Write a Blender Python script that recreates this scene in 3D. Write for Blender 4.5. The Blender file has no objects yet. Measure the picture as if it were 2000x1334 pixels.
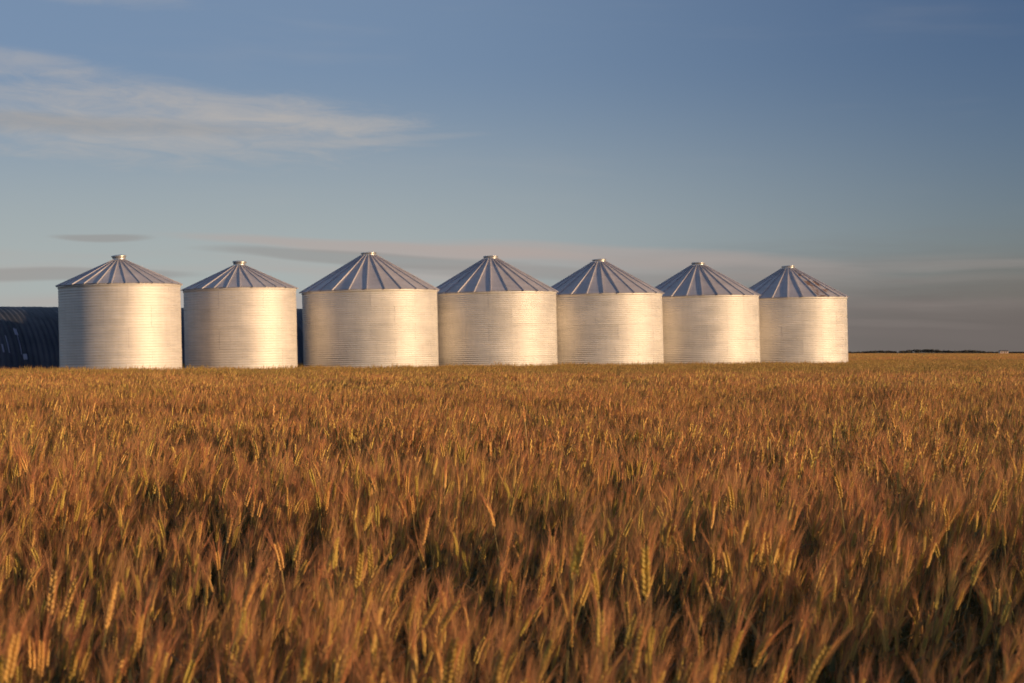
import bpy, math, random
import numpy as np

scene = bpy.context.scene
RAD = math.radians
random.seed(7)
rng = np.random.default_rng(11)

# ------------------------------------------------------------------ camera
FPX = 3333.0                      # focal length in pixels of a 2000 px wide picture
CAM_Z = 1.42
cam_data = bpy.data.cameras.new("camera")
cam_data.sensor_width = 36.0
cam_data.lens = 60.0
cam_data.clip_start = 0.05
cam_data.clip_end = 20000.0
cam_data.dof.use_dof = True
cam_data.dof.focus_distance = 11.0
cam_data.dof.aperture_fstop = 7.6
cam = bpy.data.objects.new("camera", cam_data)
scene.collection.objects.link(cam)
cam.location = (0, 0, CAM_Z)
cam.rotation_euler = (RAD(90) + math.atan(21.0 / FPX), 0, 0)
scene.camera = cam

# ------------------------------------------------------------------ light
SUN_EL = RAD(5.8)
SUN_AZ = RAD(114.5)               # measured from +Y (view direction) towards +X
world = bpy.data.worlds.new("World")
scene.world = world
world.use_nodes = True
world.cycles.sampling_method = 'NONE'
sun_data = bpy.data.lights.new("sun", 'SUN')
sun_data.energy = 5.0
sun_data.angle = RAD(0.6)
sun_data.color = (1.0, 0.69, 0.39)
sun = bpy.data.objects.new("sun", sun_data)
scene.collection.objects.link(sun)
sd = (math.sin(SUN_AZ) * math.cos(SUN_EL), math.cos(SUN_AZ) * math.cos(SUN_EL), math.sin(SUN_EL))
import mathutils
sun.rotation_euler = mathutils.Vector(sd).to_track_quat('Z', 'Y').to_euler()
sun.location = (60, -40, 40)

vs = scene.view_settings
vs.view_transform = 'Standard'
vs.look = 'None'
vs.gamma = 1.0
vs.exposure = 0.0
vs.use_curve_mapping = False
cy = scene.cycles
cy.use_denoising = True
cy.use_adaptive_sampling = True
cy.adaptive_threshold = 0.02
cy.adaptive_min_samples = 12
cy.max_bounces = 5
cy.diffuse_bounces = 2
cy.glossy_bounces = 3
cy.transmission_bounces = 4
cy.transparent_max_bounces = 8


class NG:
    """small helper for building node graphs"""
    def __init__(self, tree):
        self.t = tree
        self.n = tree.nodes
        self.l = tree.links

    def node(self, kind, **kw):
        nd = self.n.new(kind)
        for k, v in kw.items():
            setattr(nd, k, v)
        return nd

    def put(self, sock, v):
        if isinstance(v, bpy.types.NodeSocket):
            self.l.new(v, sock)
        elif v is not None:
            sock.default_value = v

    def math(self, op, a, b=None, c=None, clamp=False):
        nd = self.node('ShaderNodeMath', operation=op)
        nd.use_clamp = clamp
        self.put(nd.inputs[0], a)
        self.put(nd.inputs[1], b)
        self.put(nd.inputs[2], c)
        return nd.outputs[0]

    def maprange(self, v, a, b, c=0.0, d=1.0, smooth=True):
        nd = self.node('ShaderNodeMapRange')
        nd.interpolation_type = 'SMOOTHSTEP' if smooth else 'LINEAR'
        self.put(nd.inputs['Value'], v)
        self.put(nd.inputs['From Min'], a)
        self.put(nd.inputs['From Max'], b)
        self.put(nd.inputs['To Min'], c)
        self.put(nd.inputs['To Max'], d)
        return nd.outputs['Result']

    def combine(self, x, y, z):
        nd = self.node('ShaderNodeCombineXYZ')
        for s, v in zip(nd.inputs, (x, y, z)):
            self.put(s, v)
        return nd.outputs[0]

    def noise(self, vec, scale, detail=4.0, rough=0.55, dist=0.0):
        nd = self.node('ShaderNodeTexNoise')
        if vec is not None:
            self.l.new(vec, nd.inputs['Vector'])
        nd.inputs['Scale'].default_value = scale
        nd.inputs['Detail'].default_value = detail
        nd.inputs['Roughness'].default_value = rough
        nd.inputs['Distortion'].default_value = dist
        return nd.outputs['Fac']

    def mix(self, f, a, b, blend='MIX'):
        nd = self.node('ShaderNodeMix', data_type='RGBA', blend_type=blend)
        self.put(nd.inputs[0], f)
        for s, v in ((nd.inputs[6], a), (nd.inputs[7], b)):
            if isinstance(v, bpy.types.NodeSocket):
                self.l.new(v, s)
            else:
                s.default_value = (v[0], v[1], v[2], 1.0)
        return nd.outputs[2]


def build_world():
    nt = world.node_tree
    nt.nodes.clear()
    g = NG(nt)
    out = g.node('ShaderNodeOutputWorld')
    bg = g.node('ShaderNodeBackground')
    sky = g.node('ShaderNodeTexSky', sky_type='NISHITA')
    sky.sun_disc = False
    sky.sun_elevation = SUN_EL
    sky.sun_rotation = SUN_AZ
    sky.altitude = 600
    sky.air_density = 1.0
    sky.dust_density = 0.9
    sky.ozone_density = 3.2
    STR = 0.105
    tc = g.node('ShaderNodeTexCoord')
    sep = g.node('ShaderNodeSeparateXYZ')
    g.l.new(tc.outputs['Generated'], sep.inputs[0])
    X, Y, Z = sep.outputs
    u = g.math('ARCTAN2', X, Y)                       # azimuth, radians, 0 = +Y
    v = g.math('ARCSINE', Z)                          # elevation, radians
    # soft streaky noise that follows the layers of air
    warp = g.noise(g.combine(g.math('MULTIPLY', u, 9.0), g.math('MULTIPLY', v, 20.0), 3.7), 1.0, 1.0)
    vw = g.math('ADD', v, g.math('MULTIPLY', g.math('SUBTRACT', warp, 0.5), 0.010))
    streak = g.noise(g.combine(g.math('MULTIPLY', u, 14.0), g.math('MULTIPLY', vw, 170.0), 0.3), 1.0, 4.0, 0.62, 0.0)
    wisp = g.noise(g.combine(g.math('ADD', g.math('MULTIPLY', u, 26.0), g.math('MULTIPLY', vw, 30.0)),
                             g.math('MULTIPLY', vw, 120.0), 8.1), 1.0, 5.0, 0.66, 0.6)
    col = g.mix(1.0, sky.outputs[0], (STR * 1.10, STR * 0.89, STR * 1.03), 'MULTIPLY')
    flat = {}

    def vmath(op, *args):
        nd = g.node('ShaderNodeVectorMath', operation=op)
        for s_, v_ in zip(nd.inputs, args):
            g.put(s_, v_)
        return nd.outputs['Value' if op == 'DOT_PRODUCT' else 'Vector']

    def plane(drop):
        if drop not in flat:
            flat[drop] = g.combine(u, g.math('MULTIPLY_ADD', u, drop, vw), 0.0)
        return flat[drop]

    def lens(col, x0, y0, hw, hh, drop, nz, k, lo, hi, color, strength):
        """a lens shaped cloud centred at one direction; drop = slope"""
        u0, v0 = math.atan((x0 - 1000) / FPX), math.atan((688 - y0) / FPX)
        a_, b_ = FPX / hw, FPX / hh
        d = vmath('MULTIPLY_ADD', plane(drop), (a_, b_, 0.0), (-u0 * a_, -(v0 + drop * u0) * b_, 0.0))
        w = g.math('MULTIPLY_ADD', nz, -k, vmath('DOT_PRODUCT', d, d))
        f = g.maprange(w, 1 - 0.5 * k - lo, 1 - 0.5 * k - hi, 0.0, strength)
        return g.mix(f, col, color)

    CREAM = (0.50, 0.455, 0.415)
    GREY = (0.300, 0.285, 0.275)
    PINK = (0.450, 0.375, 0.345)
    MAUVE = (0.155, 0.134, 0.126)
    # thin high veil: paler and thicker away from the sun, and towards the horizon
    away = g.maprange(u, 0.36, -0.14)
    col = g.mix(g.math('MULTIPLY', away, 0.50), col, (0.275, 0.375, 0.510))
    lowv = g.maprange(v, 0.175, 0.030)
    col = g.mix(g.math('MULTIPLY', lowv, g.math('MULTIPLY_ADD', away, 0.74, 0.10)), col, (0.430, 0.468, 0.445))
    veil = g.maprange(g.noise(g.combine(g.math('MULTIPLY', u, 5.0), g.math('MULTIPLY', vw, 34.0), 5.5), 1.0, 3.0, 0.6), 0.52, 0.90, 0.0, 0.11)
    col = g.mix(veil, col, CREAM)
    # low bank of pinkish layers all round the horizon
    vs_ = g.math('MULTIPLY_ADD', streak, 0.022, v)
    low = g.maprange(vs_, 0.079, 0.050, 0.0, 0.62)
    bank = g.maprange(g.noise(g.combine(g.math('MULTIPLY', u, 4.0), g.math('MULTIPLY', vw, 46.0), 1.9), 1.0, 2.0, 0.6), 0.40, 0.66)
    col = g.mix(g.math('MULTIPLY', low, bank), col, PINK)
    # big feathered cirrus, upper left
    col = lens(col, 260, 250, 600, 92, 0.03, wisp, 2.1, -0.1, 1.7, CREAM, 0.66)
    col = lens(col, 470, 212, 370, 40, 0.14, wisp, 0.9, -0.1, 1.4, CREAM, 0.42)
    col = lens(col, 670, 243, 190, 26, 0.05, wisp, 1.3, -0.1, 1.4, CREAM, 0.36)
    col = lens(col, 720, 280, 260, 10, -0.05, streak, 0.8, -0.1, 1.4, CREAM, 0.24)
    col = lens(col, -60, 140, 330, 34, 0.05, wisp, 1.3, 0.0, 1.3, CREAM, 0.45)
    col = lens(col, 150, 10, 320, 30, 0.05, wisp, 1.4, 0.2, 1.4, CREAM, 0.28)
    col = lens(col, 140, 256, 430, 24, 0.0, streak, 0.9, -0.2, 1.3, GREY, 0.40)
    # small lens clouds low over the bins
    col = lens(col, 200, 466, 104, 9.5, 0.0, streak, 0.5, -0.1, 0.8, GREY, 0.62)
    col = lens(col, 780, 484, 480, 16, 0.05, streak, 0.5, -0.1, 0.9, PINK, 0.66)
    col = lens(col, 720, 503, 370, 17, 0.05, streak, 0.4, 0.0, 0.7, GREY, 0.62)
    col = lens(col, 90, 541, 330, 16, 0.0, streak, 0.5, 0.0, 0.7, GREY, 0.60)
    col = lens(col, 1200, 500, 520, 26, 0.05, streak, 0.7, -0.1, 1.0, PINK, 0.60)
    col = lens(col, 1080, 535, 470, 16, 0.05, streak, 0.6, 0.0, 0.9, GREY, 0.50)
    # mauve cloud bank to the right, thickening away from the bins
    side = g.maprange(u, -0.06, 0.24)
    lowr = g.maprange(vs_, 0.085, 0.022, 0.0, 0.92)
    col = g.mix(g.math('MULTIPLY', side, lowr), col, MAUVE)
    col = lens(col, 1900, 520, 420, 14, 0.0, streak, 0.9, 0.1, 1.1, PINK, 0.20)
    col = lens(col, 1760, 636, 300, 12, 0.0, streak, 0.9, 0.2, 1.3, PINK, 0.12)
    g.l.new(col, bg.inputs['Color'])
    bg.inputs['Strength'].default_value = 1.0
    g.l.new(bg.outputs[0], out.inputs['Surface'])


build_world()

# ------------------------------------------------------------------ helpers
COL = scene.collection


def tag(o, label=None, cat=None, group=None, kind=None):
    if label:
        o["label"] = label
    if cat:
        o["category"] = cat
    if group:
        o["group"] = group
    if kind:
        o["kind"] = kind
    return o


def empty(name, loc=(0, 0, 0)):
    o = bpy.data.objects.new(name, None)
    o.empty_display_size = 0.3
    COL.objects.link(o)
    o.location = loc
    return o


class MB:
    """collects vertices, faces and material slots for one mesh"""
    def __init__(self):
        self.v, self.f, self.m, self.s = [], [], [], []

    def add(self, verts, faces, mat=0, smooth=False):
        b = len(self.v)
        self.v.extend(tuple(p) for p in verts)
        for fc in faces:
            self.f.append(tuple(i + b for i in fc))
            self.m.append(mat)
            self.s.append(smooth)

    def grid(self, P, mat=0, smooth=True, flip=False):
        """P: rows x cols x 3"""
        r, c = len(P), len(P[0])
        vs_ = [p for row in P for p in row]
        fs = []
        for i in range(r - 1):
            for j in range(c - 1):
                q = (i * c + j, i * c + j + 1, (i + 1) * c + j + 1, (i + 1) * c + j)
                fs.append(q[::-1] if flip else q)
        self.add(vs_, fs, mat, smooth)

    def box(self, x0, x1, y0, y1, z0, z1, mat=0):
        v = [(x, y, z) for z in (z0, z1) for y in (y0, y1) for x in (x0, x1)]
        f = [(0, 2, 3, 1), (4, 5, 7, 6), (0, 1, 5, 4), (2, 6, 7, 3), (0, 4, 6, 2), (1, 3, 7, 5)]
        self.add(v, f, mat)

    def lathe(self, prof, seg=40, mat=0, smooth=True):
        P = []
        for r, z in prof:
            P.append([(r * math.cos(2 * math.pi * k / seg), r * math.sin(2 * math.pi * k / seg), z) for k in range(seg + 1)])
        self.grid(P, mat, smooth, flip=False)

    def mesh(self, name, mats):
        me = bpy.data.meshes.new(name)
        me.from_pydata(self.v, [], self.f)
        for m in mats:
            me.materials.append(m)
        me.polygons.foreach_set('material_index', self.m)
        me.polygons.foreach_set('use_smooth', self.s)
        me.update()
        return me


def obj(name, me, parent=None):
    o = bpy.data.objects.new(name, me)
    COL.objects.link(o)
    if parent is not None:
        o.parent = parent
    return o


def new_mat(name):
    m = bpy.data.materials.new(name)
    m.use_nodes = True
    m.node_tree.nodes.clear()
    g = NG(m.node_tree)
    out = g.node('ShaderNodeOutputMaterial')
    return m, g, out


def principled(g, out, color, rough, metallic=0.0, spec=0.5, normal=None):
    p = g.node('ShaderNodeBsdfPrincipled')
    if isinstance(color, bpy.types.NodeSocket):
        g.l.new(color, p.inputs['Base Color'])
    else:
        p.inputs['Base Color'].default_value = (*color, 1)
    g.put(p.inputs['Roughness'], rough)
    g.put(p.inputs['Metallic'], metallic)
    p.inputs['Specular IOR Level'].default_value = spec
    if normal is not None:
        g.l.new(normal, p.inputs['Normal'])
    g.l.new(p.outputs[0], out.inputs['Surface'])
    return p


def bump(g, height, strength, dist):
    b = g.node('ShaderNodeBump')
    b.inputs['Strength'].default_value = strength
    b.inputs['Distance'].default_value = dist
    g.l.new(height, b.inputs['Height'])
    return b.outputs[0]


def galvanised(name, base, rough, dull=0.0, rust=0.0):
    m, g, out = new_mat(name)
    tc = g.node('ShaderNodeTexCoord')
    oi = g.node('ShaderNodeObjectInfo')
    geo = g.node('ShaderNodeNewGeometry')
    pos = geo.outputs['Position']
    sep = g.node('ShaderNodeSeparateXYZ')
    g.l.new(pos, sep.inputs[0])
    rnd = oi.outputs['Random']
    big = g.noise(pos, 0.9, 4.0, 0.6)
    small = g.noise(pos, 14.0, 5.0, 0.7)
    run = g.noise(g.combine(g.math('MULTIPLY', sep.outputs[0], 9.0), g.math('MULTIPLY', sep.outputs[1], 9.0),
                            g.math('MULTIPLY', sep.outputs[2], 0.7)), 1.0, 5.0, 0.65)
    smear = g.noise(g.combine(g.math('MULTIPLY', sep.outputs[0], 0.7), g.math('MULTIPLY', sep.outputs[1], 0.7),
                              g.math('MULTIPLY', sep.outputs[2], 6.5)), 1.0, 5.0, 0.65, 0.4)
    val = g.math('MULTIPLY_ADD', rnd, 0.06, 0.05)
    for src, wt in ((big, 0.30), (small, 0.12), (run, 0.22)):
        val = g.math('MULTIPLY_ADD', src, wt, val)
    val = g.math('MULTIPLY_ADD', g.math('SUBTRACT', smear, 0.5), 0.40, val)
    f = g.maprange(val, 0.22, 0.62, 0.0, 1.0, False)
    dark = tuple(c * 0.72 for c in base)
    lite = tuple(min(1, c * 1.12) for c in base)
    col = g.mix(f, dark, lite)
    met = 0.92 - dull
    if rust > 0:
        rn = g.noise(g.combine(g.math('MULTIPLY', sep.outputs[0], 2.6), g.math('MULTIPLY', sep.outputs[1], 2.6),
                               g.math('MULTIPLY', sep.outputs[2], 2.2)), 1.0, 6.0, 0.7, 0.6)
        rf = g.math('MULTIPLY', g.maprange(rn, 0.44, 0.60), rust)
        col = g.mix(rf, col, (0.16, 0.07, 0.03))
        met = g.math('SUBTRACT', met, g.math('MULTIPLY', rf, 0.8))
    rg = g.math('ADD', g.math('MULTIPLY', g.math('SUBTRACT', val, 0.42), 0.35), rough)
    principled(g, out, col, rg, met, 0.5, bump(g, small, 0.06, 0.01))
    return m


M_WALL = galvanised('galvanised_wall', (0.79, 0.75, 0.70), 0.59, 0.38)
M_WALL_OLD = galvanised('weathered_wall', (0.74, 0.69, 0.64), 0.64, 0.42)
M_ROOF = galvanised('galvanised_roof', (0.60, 0.56, 0.57), 0.60, 0.50)
M_ROOF_RUST = galvanised('rusty_roof', (0.60, 0.56, 0.57), 0.60, 0.50, 1.0)
M_CAP = galvanised('cap_metal', (0.72, 0.70, 0.66), 0.36, 0.15)


def dark_metal():
    m, g, out = new_mat('dark_painted_steel')
    geo = g.node('ShaderNodeNewGeometry')
    oi = g.node('ShaderNodeObjectInfo')
    n = g.noise(geo.outputs['Position'], 1.3, 6.0, 0.65)
    f = g.math('ADD', g.math('MULTIPLY', n, 0.8), g.math('MULTIPLY', oi.outputs['Random'], 0.3))
    col = g.mix(g.maprange(f, 0.3, 0.8), (0.046, 0.052, 0.066), (0.090, 0.094, 0.112))
    principled(g, out, col, 0.55, 0.25, 0.4)
    return m


def plain(name, color, rough=0.8, metallic=0.0, var=0.25, scale=3.0):
    m, g, out = new_mat(name)
    geo = g.node('ShaderNodeNewGeometry')
    n = g.noise(geo.outputs['Position'], scale, 5.0, 0.6)
    col = g.mix(n, tuple(c * (1 - var) for c in color), tuple(min(1, c * (1 + var)) for c in color))
    principled(g, out, col, rough, metallic, 0.4)
    return m


M_BARN = dark_metal()
M_PATCH = plain('pale_patch', (0.36, 0.36, 0.43), 0.65, 0.2)  # pale tone for the streaks on the arched shed
M_SOIL = None

# ------------------------------------------------------------------ terrain
def ground_z(x, y):
    k = np.clip(np.asarray(y, float) / 25.0, 0, 1) * np.clip(1 - (np.asarray(y, float) - 150) / 500.0, 0, 1)
    return (0.0045 * np.clip(x, -5, 45) + 0.045 * np.clip(np.asarray(x, float) + 16.0, -8, 0)) * k


def ground_material():
    m, g, out = new_mat('field_ground')
    geo = g.node('ShaderNodeNewGeometry')
    pos = geo.outputs['Position']
    sep = g.node('ShaderNodeSeparateXYZ')
    g.l.new(pos, sep.inputs[0])
    y = sep.outputs[1]
    soil_n = g.noise(pos, 6.0, 6.0, 0.7)
    soil = g.mix(soil_n, (0.055, 0.034, 0.018), (0.12, 0.075, 0.038))
    strip = g.noise(g.combine(g.math('MULTIPLY', sep.outputs[0], 0.0007), g.math('MULTIPLY', y, 0.006), 0.0), 1.0, 2.0, 0.5)
    gold = g.mix(g.noise(pos, 0.05, 5.0, 0.6), (0.27, 0.165, 0.06), (0.36, 0.23, 0.09))
    olive = g.mix(g.noise(pos, 0.04, 4.0, 0.6), (0.13, 0.12, 0.055), (0.20, 0.175, 0.08))
    far = g.mix(g.maprange(strip, 0.46, 0.54), gold, olive)
    far = g.mix(g.maprange(y, 1100.0, 1250.0), far, olive)
    col = g.mix(g.maprange(y, 150.0, 260.0), soil, far)
    principled(g, out, col, 0.95, 0.0, 0.1, bump(g, soil_n, 0.6, 0.05))
    return m


def build_ground():
    xs = np.unique(np.concatenate([np.linspace(-60, 60, 61), np.linspace(-9000, 9000, 41)]))
    ys = np.unique(np.concatenate([np.linspace(-30, 160, 96), np.linspace(160, 700, 28), np.linspace(-3000, 12000, 61)]))
    P = [[(x, y, float(ground_z(x, y))) for x in xs] for y in ys]
    mb = MB()
    mb.grid(P, 0, True)
    o = obj('ground', mb.mesh('ground', [ground_material()]))
    tag(o, 'flat field soil reaching out to the horizon under the crop', 'ground', kind='structure')


build_ground()

# ------------------------------------------------------------------ grain bins
LEAN = RAD(-1.3)


def wall_sheet_mesh(R, pitch, waves, arc, amp, mat):
    """one curved corrugated sheet; lower edge at z=0, spans `arc` radians, ends lapped"""
    mb = MB()
    n_a = 24
    per = 5
    rows = waves * per
    P = []
    for i in range(rows + 1):
        z = i * pitch / per
        w = amp * math.sin(2 * math.pi * i / per)
        row = []
        for j in range(n_a + 1):
            a = (arc + RAD(1.3)) * j / n_a
            lift = 0.005 * (1 - j / n_a)
            r = R + w + lift
            row.append((r * math.cos(a), r * math.sin(a), z))
        P.append(row)
    mb.grid(P, 0, True)
    # rolled vertical edge that gives the sheet its thickness
    a = 0.0
    E = []
    for i in range(rows + 1):
        x, y, z = P[i][0]
        r2 = math.hypot(x, y) - 0.007
        E.append([(x, y, z), (r2 * math.cos(a), r2 * math.sin(a), z)])
    mb.grid(E, 0, False)
    return mb.mesh('wall_sheet', [mat])


def roof_sheet_mesh(r0, z0, r1, z1, arc, mat):
    mb = MB()
    P = []
    for i in range(7):
        t = i / 6
        r = r0 + (r1 - r0) * t
        z = z0 + (z1 - z0) * t
        row = []
        for j in range(5):
            a = arc * j / 4
            k = math.cos(arc / 2) / math.cos(a - arc / 2)      # straight chord between ribs
            sag = -0.012 * math.sin(math.pi * j / 4) * math.sin(math.pi * t)
            row.append((r * k * math.cos(a), r * k * math.sin(a), z + sag))
        P.append(row)
    mb.grid(P, 0, False)
    # turned down lip at the eave
    L = [[p for p in P[-1]], [(p[0] * 0.988, p[1] * 0.988, p[2] - 0.012) for p in P[-1]]]
    mb.grid(L, 0, False)
    return mb.mesh('roof_sheet', [mat])


def roof_rib_mesh(r0, z0, r1, z1, w, h, mat):
    """raised channel along the seam at angle 0"""
    mb = MB()
    dr, dz = r1 - r0, z1 - z0
    L = math.hypot(dr, dz)
    nx, nz = -dz / L, dr / L
    ring = []
    for t in (0.0, 0.5, 1.012):
        r, z = r0 + dr * t, z0 + dz * t
        ww = w * (0.6 + 0.4 * t)
        pts = []
        for (s, hh) in ((-0.5, -0.01), (-0.34, h), (0.34, h), (0.5, -0.01)):
            pts.append((r + nx * hh, s * ww, z + nz * hh))
        ring.append(pts)
    mb.grid(ring, 0, False)
    mb.add(ring[-1], [(0, 1, 2, 3)], 0)
    return mb.mesh('roof_rib', [mat])


def cap_meshes(r, h, style, mat):
    base = MB()
    base.lathe([(r * 1.12, -0.06), (r * 1.10, 0.0), (r * 0.98, 0.01), (r * 0.98, h * 0.62), (r * 1.03, h * 0.62), (r * 1.03, h * 0.70), (r * 0.95, h * 0.70)], 36)
    lid = MB()
    if style == 'flat':
        lid.lathe([(r * 1.02, h * 0.74), (r * 1.04, h * 0.78), (r * 1.04, h * 0.95), (r * 0.96, h * 1.0), (0.02, h * 1.12)], 36)
    else:
        lid.lathe([(r * 1.10, h * 0.72), (r * 1.14, h * 0.78), (r * 1.14, h * 0.96), (r * 1.05, h), (r * 0.5, h * 1.12), (0.02, h * 1.16)], 36)
    return base.mesh('cap_collar', [mat]), lid.mesh('cap_lid', [mat])


def make_kind(R, eave, rings, pitch, waves, amp, n_sheet, n_rib, slope, r_cap, h_cap, rib_w, rib_h, wall_mat, style):
    k = dict(R=R, eave=eave, rings=rings, n_sheet=n_sheet, n_rib=n_rib)
    k['ring_h'] = pitch * waves
    arc = 2 * math.pi / n_sheet
    k['sheet'] = wall_sheet_mesh(R, pitch, waves, arc, amp, wall_mat)
    r1 = R + 0.075
    rise = (r1 - r_cap) * math.tan(slope)
    z1 = eave - 0.01
    k['z_cap'] = z1 + rise
    ra = 2 * math.pi / n_rib
    k['roof'] = roof_sheet_mesh(r_cap, z1 + rise, r1, z1, ra, M_ROOF)
    k['roof_rust'] = roof_sheet_mesh(r_cap, z1 + rise, r1, z1, ra, M_ROOF_RUST)
    k['rib'] = roof_rib_mesh(r_cap, z1 + rise, r1, z1, rib_w, rib_h, M_ROOF)
    k['cap'], k['lid'] = cap_meshes(r_cap, h_cap, style, M_CAP)
    er = MB()
    er.lathe([(R - 0.03, eave - 0.10), (R + 0.022, eave - 0.10), (R + 0.022, eave - 0.02), (R - 0.03, eave - 0.02)], 72)
    k['eave_ring'] = er.mesh('eave_ring', [wall_mat])
    return k


KIND_A = make_kind(2.27, 3.97, 5, 0.1016, 8, 0.0060, 8, 28, RAD(24.6), 0.25, 0.19, 0.045, 0.030, M_WALL_OLD, 'mushroom')
KIND_B = make_kind(2.85, 4.005, 6, 0.087, 8, 0.0145, 9, 25, RAD(30.2), 0.32, 0.145, 0.056, 0.044, M_WALL, 'flat')


def grain_bin(kind, eave_px, dist, dz, phase, label, rust_sheets=(), tilt_lid=0.0):
    X = (eave_px - 1000) * dist / FPX
    Xb = X + math.sin(-LEAN) * kind['eave']
    facing = math.atan2(-dist, -X)
    root = empty('grain_bin', (Xb, dist, dz))
    root.rotation_mode = 'ZYX'
    root.rotation_euler = (0, LEAN, facing + RAD(phase))
    tag(root, label, 'grain bin', 'row of steel grain bins at the edge of the wheat')
    n, arc = kind['n_sheet'], 2 * math.pi / kind['n_sheet']
    off0 = random.random()
    for r in range(kind['rings']):
        z = kind['eave'] - 0.03 - (r + 1) * kind['ring_h']
        for k in range(n):
            o = obj('wall_sheet', kind['sheet'], root)
            o.location = (0, 0, z)
            o.rotation_euler = (random.gauss(0, 0.0007), random.gauss(0, 0.0007), (k + 0.5 * (r % 2) + off0) * arc)
            s = 1.0 + random.gauss(0, 0.0006) + 0.0006 * (r % 2)
            o.scale = (s, s, 1.0)
    obj('eave_ring', kind['eave_ring'], root)
    ra = 2 * math.pi / kind['n_rib']
    for k in range(kind['n_rib']):
        rusty = k in rust_sheets
        o = obj('roof_sheet', kind['roof_rust'] if rusty else kind['roof'], root)
        if rusty:
            o['label'] = 'roof sheet stained with brown rust'
        o.rotation_euler = (random.gauss(0, 0.002), random.gauss(0, 0.002), k * ra)
        rb = obj('roof_rib', kind['rib'], o)
        rb.rotation_euler = (0, 0, 0)
    c = obj('cap_collar', kind['cap'], root)
    c.location = (0, 0, kind['z_cap'])
    ld = obj('cap_lid', kind['lid'], c)
    ld.rotation_euler = (tilt_lid, tilt_lid * 0.6, 0)
    return root


BINS = [
    (KIND_A, 233.5, 65.0, 0.0, -7.6 + 0.3, 'low roofed grain bin at the left end, in front of the dark shed', (), 0.05),
    (KIND_A, 468.5, 69.8, 0.03, 0.3, 'low roofed grain bin second from the left, cream and smooth walled', (), -0.05),
    (KIND_B, 722.0, 72.4, 0.0, -2.3, 'largest grain bin, third from the left, with tall ribbed cone roof', (), 0.03),
    (KIND_B, 960.0, 75.6, 0.03, -0.3, 'ribbed steel grain bin in the middle of the row, fourth from left', (), 0.0),
    (KIND_B, 1172.0, 78.8, 0.065, 2.9, 'ribbed steel grain bin third from the right end of the row', (), 0.04),
    (KIND_B, 1365.0, 82.2, 0.085, 3.3, 'ribbed steel grain bin second from the right end of the row', (), -0.03),
    (KIND_B, 1541.0, 85.8, 0.115, -1.3, 'smallest looking grain bin at the right end, roof stained with rust', (2, 3), 0.05),
]
BIN_XY = []
for b in BINS:
    grain_bin(*b)
    BIN_XY.append(((b[1] - 1000) * b[2] / FPX + 0.09, b[2], b[0]['R'] + 0.25))

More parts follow.
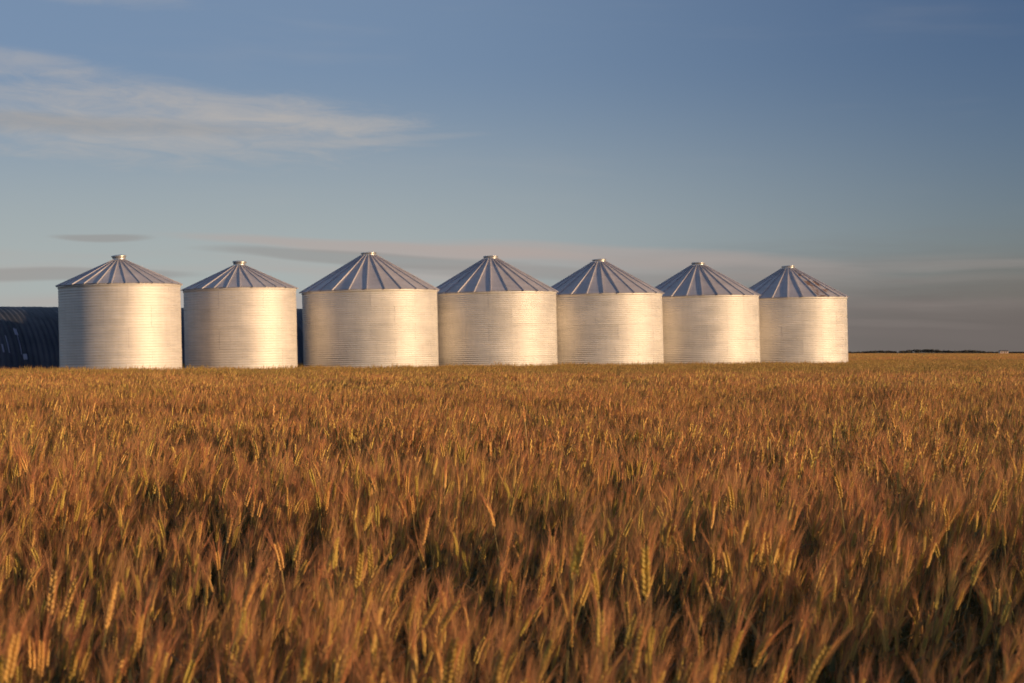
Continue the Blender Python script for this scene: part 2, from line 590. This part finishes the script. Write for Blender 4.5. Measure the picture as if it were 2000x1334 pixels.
# ------------------------------------------------------------------ dark arched shed
def build_shed():
    th = RAD(34)
    A = np.array([math.cos(th), math.sin(th)])
    N = np.array([math.sin(th), -math.cos(th)])
    P0 = np.array([-0.210 * 84.0, 84.0])

    def at_px(px_):
        # point of the ridge line seen at picture column px_
        k = (px_ - 1000) / FPX
        t = (k * P0[1] - P0[0]) / (A[0] - k * A[1])
        return t, P0 + t * A
    tl, pl = at_px(40)
    tr, pr = at_px(585)
    zl = CAM_Z + (688 - 600.5) * pl[1] / FPX
    zr = CAM_Z + (688 - 603.6) * pr[1] / FPX
    slope = (zr - zl) / (tr - tl)
    t0, t1 = tl - 9.0, tr + 7.0
    zt0 = zl + slope * (t0 - tl)
    W = 0.5
    n = int((t1 - t0) / W)
    p = P0 + t0 * A
    root = empty('arched_shed', (p[0], p[1], -0.35))
    root.rotation_mode = 'ZYX'
    root.rotation_euler = (0, -math.atan(slope), th)       # local x runs along the ridge, -y to the camera
    H = zt0 + 0.35
    HW = 4.6

    def arch(phi, d=0.0):
        # phi 0 = camera side foot, pi = far foot
        c, s = math.cos(phi), math.sin(phi)
        y = -(HW + d) * math.copysign(abs(c) ** 0.95, c)
        z = (H + d) * abs(s) ** 0.95
        return y, z
    seg = 40
    per = 8
    corr = 2

    def strip_mesh(x0, x1, d0, amp, ph0, ph1, sg, mat, name, nx):
        mb = MB()
        P = []
        for i in range(sg + 1):
            ph = ph0 + (ph1 - ph0) * i / sg
            row = []
            for j in range(nx + 1):
                x = x0 + (x1 - x0) * j / nx
                d = d0 + amp * (0.5 - 0.5 * math.cos(2 * math.pi * corr * x / W))
                y, z = arch(ph, d)
                row.append((x, y, z))
            P.append(row)
        mb.grid(P, 0, True, flip=True)
        return mb.mesh(name, [mat])
    sheet = strip_mesh(0, W, 0, 0.055, 0.0, math.pi, seg, M_BARN, 'arch_sheet', per * corr)
    for k in range(n):
        o = obj('arch_sheet', sheet, root)
        o.location = (k * W, 0, random.gauss(0, 0.006))
    for x in (0.06, n * W - 0.06):
        mb = MB()
        pts = [(0, *arch(math.pi * i / 40, -0.02)) for i in range(41)]
        mb.add(pts, [tuple(range(41))])
        o = obj('end_wall', mb.mesh('end_wall', [M_BARN]), root)
        o.location = (x, 0, 0)
    # pale streaks on the sheets that face the field, placed along the ribs
    def surf(x, ph):
        y, z = arch(ph, 0.05)
        q = mathutils.Vector((x, y, z))
        q.rotate(mathutils.Euler((0, -math.atan(slope), th), 'ZYX'))
        q = q + root.location
        return 1000 + q.x / q.y * FPX, 688 + (CAM_Z - q.z) / q.y * FPX

    def scar(sx, sy0, sy1, width, name='pale_streak'):
        """streak that starts at picture height sy0, ends at sy1 and follows one rib near column sx"""
        x = 8.0
        for _ in range(30):
            phs = np.linspace(0.02, 1.5, 150)
            pts_ = [surf(x, p_) for p_ in phs]
            ys_ = np.array([p_[1] for p_ in pts_])
            p1 = float(np.interp(-sy1, -ys_, phs))
            p0 = float(np.interp(-sy0, -ys_, phs))
            mx = surf(x, (p0 + p1) / 2)[0]
            x += (sx - mx) / 45.0
        me = strip_mesh(x - width / 2, x + width / 2, 0.006, 0.055, p1, p0, 12, M_PATCH, name, 10)
        o = obj(name, me, root)
        o['label'] = 'pale streak on the dark sheet'
    scar(31, 641, 654, 0.17)
    scar(39, 655, 692, 0.05)
    scar(50, 691, 702, 0.18)
    scar(15, 655, 690, 0.05)
    scar(6, 672, 688, 0.09)
    scar(-14, 650, 690, 0.08)
    tag(root, 'dark arched corrugated shed standing behind the leftmost bins', 'shed')
    c = p + A * (n * W / 2)
    return c, A, N, n * W / 2, HW


SHED = build_shed()

# ------------------------------------------------------------------ far shelter belt and farmhouse
def build_far():
    M_TREE = plain('dark_leaves', (0.044, 0.042, 0.032), 0.9, 0.0, 0.5, 0.3)
    r = random.Random(5)
    mb = MB()
    D0 = 2000.0
    x = (1200 - 1000) / FPX * D0
    while x < (2700 - 1000) / FPX * D0:
        pxx = 1000 + x / D0 * FPX
        big = 0.72 + 0.28 * math.sin(pxx * 0.021 + 1.2) + 0.18 * math.sin(pxx * 0.067)
        if 1925 < pxx < 2040:
            big *= 0.45
        h = (4.6 + r.uniform(-0.5, 0.5)) * max(0.42, big)
        w = r.uniform(3.0, 6.5)
        y = D0 + r.uniform(-15, 15)
        nq = 60
        for q in range(nq):
            a, e = r.uniform(0, 6.283), math.asin(r.uniform(-0.2, 1))
            rad = r.uniform(0.5, 1.0)
            cx = x + math.cos(a) * math.cos(e) * rad * w * 0.6
            cyy = y + math.sin(a) * math.cos(e) * rad * w * 0.6
            cz = h * 0.42 + math.sin(e) * rad * h * 0.56
            s = r.uniform(0.5, 1.0)
            u_ = mathutils.Vector((r.gauss(0, 1), r.gauss(0, 1), r.gauss(0, 1))).normalized()
            v_ = u_.orthogonal().normalized()
            c_ = mathutils.Vector((cx, cyy, cz))
            mb.add([c_ + u_ * s, c_ + v_ * s * 0.8, c_ - u_ * s, c_ - v_ * s * 0.8], [(0, 1, 2, 3)])
        mb.box(x - 0.15, x + 0.15, y - 0.15, y + 0.15, -0.2, h * 0.5)
        x += r.uniform(1.2, 2.6)
    o = obj('shelter_belt', mb.mesh('shelter_belt', [M_TREE]))
    tag(o, 'low dark belt of trees along the far horizon', 'trees', kind='stuff')

    M_HW = plain('pale_pink_render', (0.62, 0.48, 0.42), 0.8)
    M_HR = plain('brown_shingle', (0.12, 0.08, 0.06), 0.9)
    D = 1900.0
    hx = (1960 - 1000) / FPX * D
    root = empty('farmhouse', (hx, D, 0))
    mb = MB()
    mb.box(-4.6, 4.6, -3, 3, -0.2, 2.5)
    mb.add([(-4.6, -3, 2.5), (-4.6, 3, 2.5), (-4.6, 0, 3.3), (4.6, -3, 2.5), (4.6, 3, 2.5), (4.6, 0, 3.3)], [(0, 2, 1), (3, 4, 5)])
    obj('wall', mb.mesh('farmhouse_wall', [M_HW]), root)
    mb = MB()
    for s in (-1, 1):
        v = [(-4.9, s * 3.3, 2.46), (4.9, s * 3.3, 2.46), (4.9, 0, 3.42), (-4.9, 0, 3.42)]
        mb.add(v + [(p[0], p[1], p[2] + 0.12) for p in v], [(0, 1, 2, 3), (4, 5, 6, 7), (0, 1, 5, 4), (1, 2, 6, 5), (3, 0, 4, 7)])
    obj('roof', mb.mesh('farmhouse_roof', [M_HR]), root)
    M_D = plain('dark_glass', (0.03, 0.03, 0.04), 0.3)
    for xx in (-2.8, 2.2):
        mb = MB()
        mb.box(xx - 0.6, xx + 0.6, -3.05, -2.98, 0.9, 2.0)
        obj('window', mb.mesh('farmhouse_window', [M_D]), root)
    mb = MB()
    mb.box(-0.5, 0.5, -3.05, -2.98, 0.0, 2.0)
    obj('door', mb.mesh('farmhouse_door', [M_HR]), root)
    tag(root, 'tiny pale pink farmhouse far off on the horizon at right', 'house')


build_far()

# ------------------------------------------------------------------ wheat
def plant_material(name, c0, c1, c2, trans, rough=0.6, patch=0.35):
    """c0..c1 varies stalk by stalk, c2 comes in with broad patches of the field"""
    m, g, out = new_mat(name)
    oi = g.node('ShaderNodeObjectInfo')
    geo = g.node('ShaderNodeNewGeometry')
    pos = geo.outputs['Position']
    sep = g.node('ShaderNodeSeparateXYZ')
    g.l.new(pos, sep.inputs[0])
    fine = g.noise(pos, 60.0, 2.0, 0.5)
    f = g.math('ADD', g.math('MULTIPLY', oi.outputs['Random'], 0.8), g.math('MULTIPLY', fine, 0.3))
    col = g.mix(g.maprange(f, 0.15, 0.95, 0, 1, False), c0, c1)
    ground = g.combine(sep.outputs[0], g.math('MULTIPLY', sep.outputs[1], 0.6), 0.0)
    pn = g.noise(ground, 0.40, 3.0, 0.6)
    col = g.mix(g.math('MULTIPLY', g.maprange(pn, 0.45, 0.65), patch), col, c2)
    verge = g.math('MULTIPLY', g.maprange(sep.outputs[1], 43.0, 49.0), g.maprange(sep.outputs[1], 110.0, 90.0))
    col = g.mix(g.math('MULTIPLY', verge, 0.45), col, (0.36, 0.275, 0.07))
    d = g.node('ShaderNodeBsdfPrincipled')
    g.l.new(col, d.inputs['Base Color'])
    d.inputs['Roughness'].default_value = rough
    d.inputs['Specular IOR Level'].default_value = 0.25
    t = g.node('ShaderNodeBsdfTranslucent')
    g.l.new(col, t.inputs['Color'])
    ms = g.node('ShaderNodeMixShader')
    ms.inputs[0].default_value = trans
    g.l.new(d.outputs[0], ms.inputs[1])
    g.l.new(t.outputs[0], ms.inputs[2])
    g.l.new(ms.outputs[0], out.inputs['Surface'])
    return m


M_STEM = plant_material('wheat_stem', (0.18, 0.160, 0.055), (0.32, 0.220, 0.080), (0.17, 0.170, 0.055), 0.18)
M_LEAF = plant_material('wheat_leaf', (0.12, 0.125, 0.042), (0.25, 0.175, 0.062), (0.11, 0.125, 0.04), 0.38)
M_EAR = plant_material('wheat_ear', (0.60, 0.440, 0.095), (0.80, 0.450, 0.145), (0.58, 0.500, 0.105), 0.20)
M_AWN = plant_material('wheat_awn', (0.59, 0.308, 0.116), (0.70, 0.294, 0.131), (0.56, 0.348, 0.115), 0.40)
WM = [M_STEM, M_LEAF, M_EAR, M_AWN]


def rot_about(v, k, a):
    v, k = np.asarray(v, float), np.asarray(k, float)
    return v * math.cos(a) + np.cross(k, v) * math.sin(a) + k * np.dot(k, v) * (1 - math.cos(a))


def unit(v):
    v = np.asarray(v, float)
    return v / (np.linalg.norm(v) + 1e-12)


def stalk(r, lod):
    """returns MBs (stem, leaf, ear, awns) of one wheat stalk rooted at the origin, bending to +x"""
    stem, leaf, ear, awn = MB(), MB(), MB(), MB()
    h = r.gauss(0.695, 0.032)
    bend = abs(r.gauss(0.05, 0.035))
    eb = r.uniform(0.0, 0.35)                 # extra nod of the ear

    def spine(t):
        return np.array([bend * t ** 2.4, 0.0, h * t])
    L = r.uniform(0.054, 0.076)
    # stem
    nseg = 6 if lod == 0 else 2
    sides = 3 if lod == 0 else 2
    P = []
    w = 0.0017 if lod == 0 else (0.0024 if lod == 1 else 0.004)
    for i in range(nseg + 1):
        c = spine(i / nseg)
        if sides == 2:
            P.append([c + np.array([-w, 0, 0]), c + np.array([w, 0, 0])])
        else:
            P.append([c + w * (1.15 - 0.35 * i / nseg) * np.array([math.cos(2.094 * k), math.sin(2.094 * k), 0]) for k in (0, 1, 2, 3)])
    stem.grid(P, 0, lod == 0)
    # leaves
    for q in range({0: 3, 1: 2, 2: 1}[lod]):
        t = (0.40, 0.58, 0.74)[q] + r.uniform(-0.06, 0.06) if lod < 2 else 0.7
        c = spine(t)
        a = r.uniform(0, 6.283)
        d = np.array([math.cos(a), math.sin(a), 0])
        s = np.array([-math.sin(a), math.cos(a), 0])
        ll = r.uniform(0.13, 0.24)
        wd = r.uniform(0.004, 0.0075)
        droop = r.uniform(0.6, 1.6)
        ns = 5 if lod == 0 else 2
        P = []
        for i in range(ns + 1):
            x = i / ns
            pt = c + d * ll * x * 0.75 + np.array([0, 0, 1]) * ll * (0.9 * x - droop * 0.75 * x * x)
            ww = wd * (1 - x ** 2) + 0.0003
            P.append([pt - s * ww, pt + s * ww])
        leaf.grid(P, 0, True)
    # ear
    base = spine(1.0)
    tan = unit(spine(1.0) - spine(0.93))
    side0 = np.array([0.0, 1.0, 0.0])
    tw = r.uniform(0, 3.14159)
    pts, dirs = [], []
    c = base.copy()
    n_ear = {0: 18, 1: 6, 2: 2}[lod]
    for i in range(n_ear + 1):
        pts.append(c.copy())
        dirs.append(tan.copy())
        tan = unit(rot_about(tan, side0, eb / n_ear))
        c = c + tan * L / n_ear
    if lod == 0:
        for i in range(n_ear):
            t = i / (n_ear - 1)
            d = dirs[i]
            s = unit(np.cross(d, rot_about(side0, d, tw)))
            s = s if i % 2 == 0 else -s
            b = unit(np.cross(d, s))
            fat = 0.75 + 0.5 * math.sin(math.pi * (0.15 + 0.8 * t))
            for face in ((0.0, 1.0), (0.55, 0.85), (-0.55, 0.85)):
                if face[0] != 0 and r.random() < 0.35:
                    continue
                dd = unit(d + s * 0.38 * face[1] + b * face[0] * 0.5)
                p0 = pts[i] + s * 0.0018 * face[1]
                ln = 0.0105 * fat
                wd = 0.0028 * fat
                e1 = unit(np.cross(dd, b + 0.01))
                e2 = np.cross(dd, e1)
                v = [p0, p0 + dd * ln * 0.45 + e1 * wd, p0 + dd * ln * 0.45 + e2 * wd, p0 + dd * ln * 0.45 - e1 * wd,
                     p0 + dd * ln * 0.45 - e2 * wd, p0 + dd * ln]
                ear.add(v, [(0, 2, 1), (0, 3, 2), (0, 4, 3), (0, 1, 4), (5, 1, 2), (5, 2, 3), (5, 3, 4), (5, 4, 1)])
                # awns
                for _ in range((2 if r.random() < 0.3 else 1) if face[0] == 0 else (1 if r.random() < 0.6 else 0)):
                    al = r.uniform(0.047, 0.083) * (0.75 + 0.35 * (1 - abs(t - 0.55)))
                    ad = unit(d + s * r.uniform(0.05, 0.30) * face[1] + b * r.gauss(0, 0.13))
                    tip = p0 + dd * ln * 0.9
                    wv = unit(np.cross(ad, [r.gauss(0, 1), r.gauss(0, 1), r.gauss(0, 1)])) * 0.00042
                    out = unit(s * face[1] + b * face[0]) * r.uniform(0.0, 0.010)
                    m_ = tip + ad * al * 0.55
                    e_ = tip + ad * al + out
                    awn.add([tip - wv, tip + wv, m_ + wv * 0.8, m_ - wv * 0.8, e_], [(0, 1, 2, 3), (3, 2, 4)])
    else:
        wd = 0.0044 if lod == 1 else 0.0060
        ringv = []
        for i in range(n_ear + 1):
            t = i / n_ear
            d = dirs[i]
            b = rot_about(side0, d, tw)
            e2 = np.cross(d, b)
            rr = wd * (0.55 + 0.6 * math.sin(math.pi * (0.12 + 0.8 * t))) * (1.25 if i % 2 else 0.8)
            zz = b * 0.0022 * (1 if i % 2 else -1)
            ringv.append([pts[i] + zz + rr * b, pts[i] + zz + rr * (-0.5 * b + 0.87 * e2), pts[i] + zz + rr * (-0.5 * b - 0.87 * e2), pts[i] + zz + rr * b])
        ear.grid(ringv, 0, False)
        na = 19 if lod == 1 else 7
        for q in range(na):
            i = r.randrange(0, n_ear + 1)
            d = dirs[i]
            a = r.uniform(0, 6.283)
            b = rot_about(side0, d, a)
            al = r.uniform(0.048, 0.08)
            ad = unit(d + b * r.uniform(0.05, 0.28))
            wv = unit(np.cross(ad, [r.gauss(0, 1), r.gauss(0, 1), r.gauss(0, 1)])) * (0.0009 if lod == 1 else 0.0020)
            p0 = pts[i] + b * 0.003
            awn.add([p0 - wv, p0 + wv, p0 + ad * al], [(0, 1, 2)])
    return [stem, leaf, ear, awn]


def merge(parts_list):
    """parts_list: list of (parts, 3x3 matrix, offset) -> one MB with material slots"""
    mb = MB()
    for parts, Rm, off in parts_list:
        for k, p in enumerate(parts):
            if not p.v:
                continue
            V = np.array(p.v) @ Rm.T + off
            b = len(mb.v)
            mb.v.extend(map(tuple, V))
            mb.f.extend(tuple(i + b for i in fc) for fc in p.f)
            mb.m.extend([k] * len(p.f))
            mb.s.extend(p.s)
    return mb


def rz(a, s=1.0):
    return np.array([[math.cos(a), -math.sin(a), 0], [math.sin(a), math.cos(a), 0], [0, 0, 1]]) * s


lib = bpy.data.collections.new('wheat_library')
r_ = random.Random(21)
N_NEAR, N_MID, N_FAR, N_VFAR = 20, 12, 8, 6
near_parts = [stalk(r_, 0) for _ in range(N_NEAR)]
near_meshes = []
idx = 0


def lib_add(mb, tagname):
    global idx
    me = mb.mesh(tagname, WM)
    o = bpy.data.objects.new('%s_%03d' % (tagname, idx), me)
    lib.objects.link(o)
    idx += 1


I3 = np.eye(3)
for p in near_parts:
    near_meshes.append([q.mesh(nm, [WM[k]]) for k, (q, nm) in enumerate(zip(p, ('stem', 'leaf', 'ear', 'awns')))])


def tuft(lod, n, rad, hs):
    items = []
    for _ in range(n):
        a, d = r_.uniform(0, 6.283), rad * math.sqrt(r_.random())
        yaw = r_.gauss(0.0, 0.9)
        items.append((stalk(r_, lod), rz(yaw, max(0.75, r_.gauss(1, hs))), np.array([d * math.cos(a), d * math.sin(a), 0])))
    return merge(items)


N_NT = 24
for _ in range(N_NT):
    items = []
    for _k in range(9):
        a_, d_ = r_.uniform(0, 6.283), 0.12 * math.sqrt(r_.random())
        tx, ty = r_.gauss(0, 0.07), r_.gauss(0.03, 0.07)
        tilt = np.array(mathutils.Euler((tx, ty, r_.gauss(0, 1.0))).to_matrix()) * max(0.68, r_.gauss(0.985, 0.095))
        items.append((near_parts[r_.randrange(N_NEAR)], tilt, np.array([d_ * math.cos(a_), d_ * math.sin(a_), 0])))
    lib_add(merge(items), 'w')
for _ in range(N_MID):
    lib_add(tuft(1, 10, 0.13, 0.06), 'w')
for _ in range(N_FAR):
    lib_add(tuft(2, 60, 0.42, 0.05), 'w')
for _ in range(N_VFAR):
    lib_add(tuft(2, 90, 1.7, 0.06), 'w')


_rd = random.Random(77)
DIPS = []
for _ in range(120):                       # hollows where the crop lodged or stayed short
    dy = 3.6 + 31.0 * _rd.random() ** 1.3
    dx = _rd.uniform(-0.33, 0.36) * dy
    k_ = min(1.0, 0.35 + dy / 18.0)
    DIPS.append((dx, dy, _rd.uniform(0.28, 1.0) * k_, _rd.uniform(0.22, 0.55) * k_, _rd.uniform(0.7, 1.5)))


def wave(x, y):
    """slow swell of the crop height, roughly -1..1"""
    a = np.sin(0.55 * x + 1.9 * y / 1.6 + 0.6 * np.sin(0.31 * x)) * 0.45
    b = np.sin(1.25 * x - 2.1 * y / 1.4 + 1.3 + 0.9 * np.sin(0.22 * y + 0.7 * x)) * 0.35
    c = np.sin(2.9 * x + 0.7 * y + 2.1) * np.sin(1.7 * y - 0.9 * x) * 0.45
    d = np.sin(0.11 * x + 0.19 * y + 0.4) * 0.3
    e = np.sin(6.1 * x + 1.1 * np.sin(2.3 * y)) * np.sin(4.3 * y + 0.8 * x + 0.5) * 0.32
    w = a + b + c + d + e
    for dx, dy, sx, sy, dp in DIPS:
        w = w - dp * np.exp(-((x - dx) / sx) ** 2 - ((y - dy) / sy) ** 2)
    # sprayer track: a strip of bent, thinner crop in front of the bins
    w = w - 1.1 * np.exp(-((y - 43.0 - 0.12 * x - 0.6 * np.sin(0.3 * x)) / 1.3) ** 2)
    return np.where(w < 0, w * 1.35, w * 0.8)


def blocked(x, y):
    m = np.zeros(len(x), bool)
    for bx, by, br in BIN_XY:
        m |= (x - bx) ** 2 + (y - by) ** 2 < br * br
    c, A, N, hl, hw = SHED
    dx, dy = x - c[0], y - c[1]
    m |= (np.abs(dx * A[0] + dy * A[1]) < hl + 0.4) & (np.abs(dx * N[0] + dy * N[1]) < hw + 0.4)
    return m


def scatter(y0, y1, dens, left, right, slope=0.31):
    """uniform points in the wedge the camera can see, with side margins"""
    xm = slope * y1 + max(left, right)
    n = int((y1 - y0) * 2 * xm * dens)
    x = rng.uniform(-xm, xm, n)
    y = rng.uniform(y0, y1, n)
    k = (x > -(slope * y + left)) & (x < slope * y + right)
    x, y = x[k], y[k]
    k = ~blocked(x, y)
    return x[k], y[k]


PX, PY, PR, PS, PI = [], [], [], [], []


def place(x, y, i0, n, sc, sd_h, lean_sd, amp):
    m = len(x)
    w = wave(x, y)
    s = (1.0 + amp * w) * np.maximum(0.6, rng.normal(1, sd_h, m)) * sc
    rot = np.zeros((m, 3))
    rot[:, 0] = rng.normal(0, lean_sd, m)
    rot[:, 1] = rng.normal(0.05, lean_sd, m)
    rot[:, 2] = rng.normal(0.0, 1.0, m)
    PX.append(x); PY.append(y); PR.append(rot); PS.append(s)
    PI.append(rng.integers(i0, i0 + n, m))


# the stalks that show largest: each of them is a thing of its own
x, y = scatter(2.55, 4.15, 300, 0.05, 0.05)
place(x, y, 0, N_NEAR, 1.0, 0.095, 0.085, 0.10)
n_single = len(x)
# then tufts
x, y = scatter(0.8, 8.5, 36, 1.4, 2.4)
k = ~((y > 2.55) & (y < 4.15) & (np.abs(x) < 0.31 * y + 0.05) & (rng.random(len(x)) < 0.62))
x, y = x[k], y[k]
place(x, y, 0, N_NT, 1.0, 0.05, 0.045, 0.10)
x, y = scatter(8.5, 27, 34, 1.2, 3.0)
place(x, y, N_NT, N_MID, 1.0, 0.055, 0.06, 0.125)
x, y = scatter(27, 130, 4.6, 2.0, 5.0)
place(x, y, N_NT + N_MID, N_FAR, 1.0, 0.03, 0.04, 0.105)
x, y = scatter(130, 900, 0.085, 0.0, 5.0)
k = x > 0.05 * y
place(x[k], y[k], N_NT + N_MID + N_FAR, N_VFAR, 1.0, 0.03, 0.03, 0.03)

PX, PY, PS, PI = map(np.concatenate, (PX, PY, PS, PI))
PR = np.concatenate(PR)
PZ = ground_z(PX, PY)

yy = PY[:n_single]
tipz = PZ[:n_single] + 0.75 * PS[:n_single]
vx = 1000 + PX[:n_single] / yy * FPX
vy = 688 + (CAM_Z - tipz) / yy * FPX
cand = np.where((vx > -40) & (vx < 2040) & (vy < 1370))[0]
cand = cand[np.argsort(yy[cand])][:300]
keep = np.ones(len(PX), bool)
keep[:n_single] = False
print('single stalks', len(cand), 'of', n_single)
for q in cand:
    i = int(PI[q])
    root = empty('wheat_stalk', (PX[q], PY[q], PZ[q]))
    root.rotation_euler = tuple(PR[q])
    root.scale = (PS[q],) * 3
    tag(root, 'bearded wheat stalk with golden ear in the nearest rows along the bottom edge', 'wheat',
        'nearest wheat stalks')
    ms = near_meshes[i]
    obj('stem', ms[0], root)
    obj('leaf', ms[1], root)
    e = obj('ear', ms[2], root)
    obj('awns', ms[3], e)

me = bpy.data.meshes.new('wheat_crop')
pts = np.stack([PX[keep], PY[keep], PZ[keep]], 1).astype(np.float32)
me.vertices.add(len(pts))
me.vertices.foreach_set('co', pts.ravel())
a = me.attributes.new('rot', 'FLOAT_VECTOR', 'POINT'); a.data.foreach_set('vector', PR[keep].astype(np.float32).ravel())
a = me.attributes.new('scl', 'FLOAT', 'POINT'); a.data.foreach_set('value', PS[keep].astype(np.float32))
a = me.attributes.new('idx', 'INT', 'POINT'); a.data.foreach_set('value', PI[keep].astype(np.int32))
me.update()
crop = obj('wheat_crop', me)
tag(crop, 'field of ripening reddish gold bearded wheat in low sun', 'wheat field', kind='stuff')

ng = bpy.data.node_groups.new('wheat_scatter', 'GeometryNodeTree')
ng.interface.new_socket('Geometry', in_out='INPUT', socket_type='NodeSocketGeometry')
ng.interface.new_socket('Geometry', in_out='OUTPUT', socket_type='NodeSocketGeometry')
gi = ng.nodes.new('NodeGroupInput')
go = ng.nodes.new('NodeGroupOutput')
ci = ng.nodes.new('GeometryNodeCollectionInfo')
ci.inputs['Collection'].default_value = lib
ci.inputs['Separate Children'].default_value = True
ci.inputs['Reset Children'].default_value = True
ip = ng.nodes.new('GeometryNodeInstanceOnPoints')
ip.inputs['Pick Instance'].default_value = True


def attr(name, typ):
    nd = ng.nodes.new('GeometryNodeInputNamedAttribute')
    nd.data_type = typ
    nd.inputs['Name'].default_value = name
    return nd.outputs['Attribute']


ng.links.new(gi.outputs[0], ip.inputs['Points'])
ng.links.new(ci.outputs[0], ip.inputs['Instance'])
ng.links.new(attr('idx', 'INT'), ip.inputs['Instance Index'])
ng.links.new(attr('rot', 'FLOAT_VECTOR'), ip.inputs['Rotation'])
ng.links.new(attr('scl', 'FLOAT'), ip.inputs['Scale'])
ng.links.new(ip.outputs[0], go.inputs[0])
md = crop.modifiers.new('scatter', 'NODES')
md.node_group = ng
print('wheat points', len(pts))
